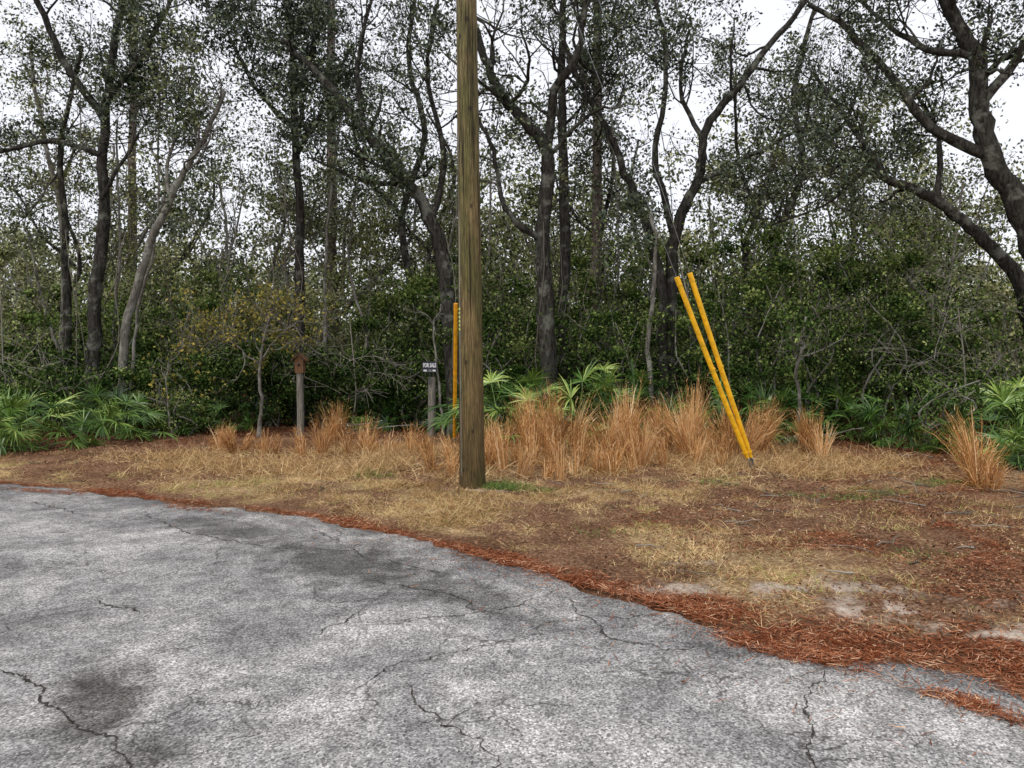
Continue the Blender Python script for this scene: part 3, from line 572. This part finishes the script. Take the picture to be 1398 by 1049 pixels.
def simple(name,colr,rough=.5,metal=0,nz=.15,sc_n=20,spec=.4):
    mt,nt,out=newmat(name); n=noise(nt,coords(nt),sc_n,5,.7)
    a=tuple(x*(1-nz*2) for x in colr); b=tuple(min(1,x*(1+nz)) for x in colr)
    princ(nt,out,ramp(nt,n,[(.3,a),(.6,b)]),rough,spec,n,.2,.003,metal); return mt
galv=simple("galvanised_steel",(.35,.36,.37),.45,.8); tagm=simple("yellow_green_tag",(.55,.62,.1))
yel=simple("yellow_plastic",(.86,.47,.012),.5,0,.16,12); yel2=simple("orange_yellow_plastic",(.72,.33,.01),.5,0,.16,12)
px,py=-.49,9.42
m=M(); z=np.linspace(-.3,11.6,60); lean=-.075*z/6
P=np.stack([px+lean,np.full(60,py),z],1)
sides=40; rr=.158-.0052*z+rng.normal(0,.0008,60); rr[z<.3]+=.008
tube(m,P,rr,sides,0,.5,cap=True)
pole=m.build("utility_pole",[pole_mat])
chk=simple("check_dark",(.015,.01,.006),.9)
m=M()
for k in range(34):
    a=rng.uniform(math.pi,2*math.pi); z0=rng.uniform(.2,6.5); L=rng.uniform(.3,1.6); zz=np.linspace(z0,z0+L,12); r_=.158-.0052*zz+.0025
    aa=a+np.cumsum(rng.normal(0,.006,12)); w=.005*np.sin(np.linspace(0,math.pi,12))
    c0=np.stack([px-.075*zz/6+r_*np.cos(aa-w/r_),py+r_*np.sin(aa-w/r_),zz],1); c1=np.stack([px-.075*zz/6+r_*np.cos(aa+w/r_),py+r_*np.sin(aa+w/r_),zz],1)
    v=np.stack([c0,c1],1).reshape(-1,3); q=np.arange(11)*2; m.add(v,np.stack([q,q+1,q+3,q+2],1),0)
m.build("drying_checks",[chk],pole)
def boxm(m,c,s,mat=0):
    c=np.array(c);s=np.array(s)/2; v=np.array([[x,y,z] for x in(-1,1) for y in(-1,1) for z in(-1,1)])*s+c
    m.add(v,[[0,1,3,2],[4,6,7,5],[0,4,5,1],[2,3,7,6],[0,2,6,4],[1,5,7,3]],mat)
m=M()
for k in range(6):
    zz=1.98+.05*k; a=math.radians(212); r_=.158-.0052*zz+.004
    boxm(m,(px-.075*zz/6+r_*math.cos(a),py+r_*math.sin(a),zz),(.02,.012,.03),0)
m.build("number_tags",[tagm],pole)
m=M()
tube(m,[(px-.128,py-.095,0),(px-.15,py-.085,2),(px-.165,py-.07,4),(px-.19,py-.05,8)],.004,6,0)
m.build("ground_wire",[galv],pole)
def guy(ax,ay,h,length,mat,start=.18,rad=.036):
    e=bpy.data.objects.new("guy_wire",None); sc.collection.objects.link(e)
    A=np.array([ax,ay,0.0]); T=np.array([px-.075*h/6,py,h]); d=(T-A)/np.linalg.norm(T-A)
    m=M(); tube(m,[A+d*start,T],.003,5,0); m.build("wire",[galv],e)
    m=M(); a=A+d*(start+.03); b=a+d*length
    ts=np.linspace(0,1,14)[:,None]; P=a+(b-a)*ts+np.array([0,0,-.02])*np.sin(ts*math.pi)
    R=np.full(14,rad); R[0]*=.75; R[-1]*=1.04
    tube(m,P,R,14,0,cap=True); 
    for t in (.03,.5,.96): c=a+(b-a)*t; tube(m,[c-d*.012,c+d*.012],rad*1.1,14,0,cap=True)
    m.build("guard",[mat],e)
    m=M(); tube(m,[A-d*.2,A+d*(start+.06)],.012,8,0,cap=True)
    th=np.linspace(0,6.28,16); u=nrm(np.cross(d,UP)); w=np.cross(d,u); c=A+d*start
    tube(m,[c+(u*math.cos(t)+d*math.sin(t))*.03 for t in th],.008,6,0); 
    tube(m,[c-d*.03,c+d*.12],.018,8,0,cap=True)
    m.build("anchor_rod",[galv],e)
guy(3.44,10.83,9.4,2.78,yel,.2); guy(3.49,10.86,11.2,2.78,yel,.2); guy(-1.06,14.0,11.0,2.6,yel2,.15,.034)

# ---------------------------------------------------------------- birdhouse post
def weath(name,a,b):
    mt,nt,out=newmat(name); n=noise(nt,coords(nt,(1,1,.1)),40,5,.7); princ(nt,out,ramp(nt,n,[(.3,a),(.7,b)]),.9,.1,n,.8,.01); return mt
w1=weath("grey_wood",(.08,.075,.062),(.31,.285,.24)); w2=weath("brown_wood",(.08,.042,.022),(.26,.145,.075)); dk=simple("hole_dark",(.01,.01,.01),.9)
e=bpy.data.objects.new("birdhouse_post",None); sc.collection.objects.link(e)
bx,by=-4.3,15.4
m=M(); tube(m,[(bx,by,-.1),(bx+.01,by,.5),(bx+.0,by,.95),(bx-.01,by,1.35)],[.078,.073,.07,.068],12,0,cap=True,bump=.03); m.build("post",[w1],e)
m=M(); boxm(m,(bx,by,1.47),(.17,.17,.26))
for s in(-1,1):
    v=np.array([(bx,by-.13,1.73),(bx,by+.13,1.73),(bx+s*.15,by+.13,1.58),(bx+s*.15,by-.13,1.58)]); v2=v+[0,0,.02]
    m.add(np.vstack([v,v2]),[[0,1,2,3],[7,6,5,4],[0,3,7,4],[1,5,6,2],[3,2,6,7],[0,4,5,1]],0)
m.add([(bx-.085,by-.085,1.60),(bx+.085,by-.085,1.60),(bx+.002,by-.085,1.72),(bx-.002,by-.085,1.72)],[[0,1,2,3]],0); m.build("birdhouse",[w2],e)
m=M(); tube(m,[(bx,by-.083,1.50),(bx,by-.089,1.50)],.028,12,0,cap=True); m.build("entrance_hole",[dk],e)

# ---------------------------------------------------------------- for sale sign
e=bpy.data.objects.new("for_sale_sign",None); sc.collection.objects.link(e)
fx,fy=-1.70,15.8
blackp=simple("black_sign_plastic",(.02,.022,.03),.4); whitep=simple("white_print",(.7,.7,.73),.5,0,.03)
m=M(); tube(m,[(fx+.03,fy,-.1),(fx+.03,fy,.6),(fx+.04,fy,1.25)],[.09,.085,.08],10,0,cap=True,bump=.04); m.build("post",[w1],e)
m=M(); boxm(m,(fx+.0,fy-.13,1.46),(.31,.008,.22)); boxm(m,(fx+.0,fy-.12,1.24),(.02,.012,.3)); m.build("panel",[blackp],e)
m=M(); boxm(m,(fx,fy-.137,1.385),(.25,.005,.035)); m.build("number_strip",[whitep],e)
def text(s,x,y,z,size,mat,nm,sx=.74,sy=1.35):
    cu=bpy.data.curves.new(nm,'FONT'); cu.body=s; cu.size=size; cu.align_x='CENTER'; cu.align_y='CENTER'; cu.extrude=.001; cu.offset=.003
    cu.materials.append(mat); ob=bpy.data.objects.new(nm,cu); ob.location=(x,y,z); ob.rotation_euler=(math.pi/2,0,0); sc.collection.objects.link(ob); ob.parent=e; ob.scale=(sx,sy,1)
text("FOR SALE",fx,fy-.139,1.49,.085,whitep,"lettering"); text("555-0142",fx,fy-.142,1.385,.035,blackp,"phone_number",.9,1)

# ---------------------------------------------------------------- light, sky, camera
w=bpy.data.worlds.new("World"); sc.world=w; w.use_nodes=True; nt=w.node_tree; bg=nt.nodes["Background"]
sky=nt.nodes.new("ShaderNodeTexSky"); sky.sky_type='NISHITA'; sky.sun_disc=False; sky.sun_elevation=math.radians(55); sky.sun_rotation=math.radians(215); sky.dust_density=3
mx=nt.nodes.new("ShaderNodeMixRGB"); mx.inputs[0].default_value=.82; mx.inputs[2].default_value=(9.6,9.65,10.2,1)
nt.links.new(sky.outputs[0],mx.inputs[1]); nt.links.new(mx.outputs[0],bg.inputs[0]); bg.inputs[1].default_value=.122
L=bpy.data.lights.new("sun",'SUN'); L.energy=1.5; L.angle=math.radians(12); L.color=(1,.95,.87)
lo=bpy.data.objects.new("sun",L); sc.collection.objects.link(lo)
lo.rotation_euler=(math.radians(35),0,math.radians(-35))
cam=bpy.data.cameras.new("camera"); co=bpy.data.objects.new("camera",cam); sc.collection.objects.link(co); sc.camera=co
co.location=(0,0,1.6); co.rotation_euler=(math.pi/2,0,0); cam.sensor_width=36; cam.lens=26.68; cam.shift_y=-.0233; cam.clip_end=2000; cam.clip_start=.05
sc.view_settings.view_transform='Standard'; sc.view_settings.look='None'; sc.view_settings.exposure=0; sc.view_settings.gamma=1
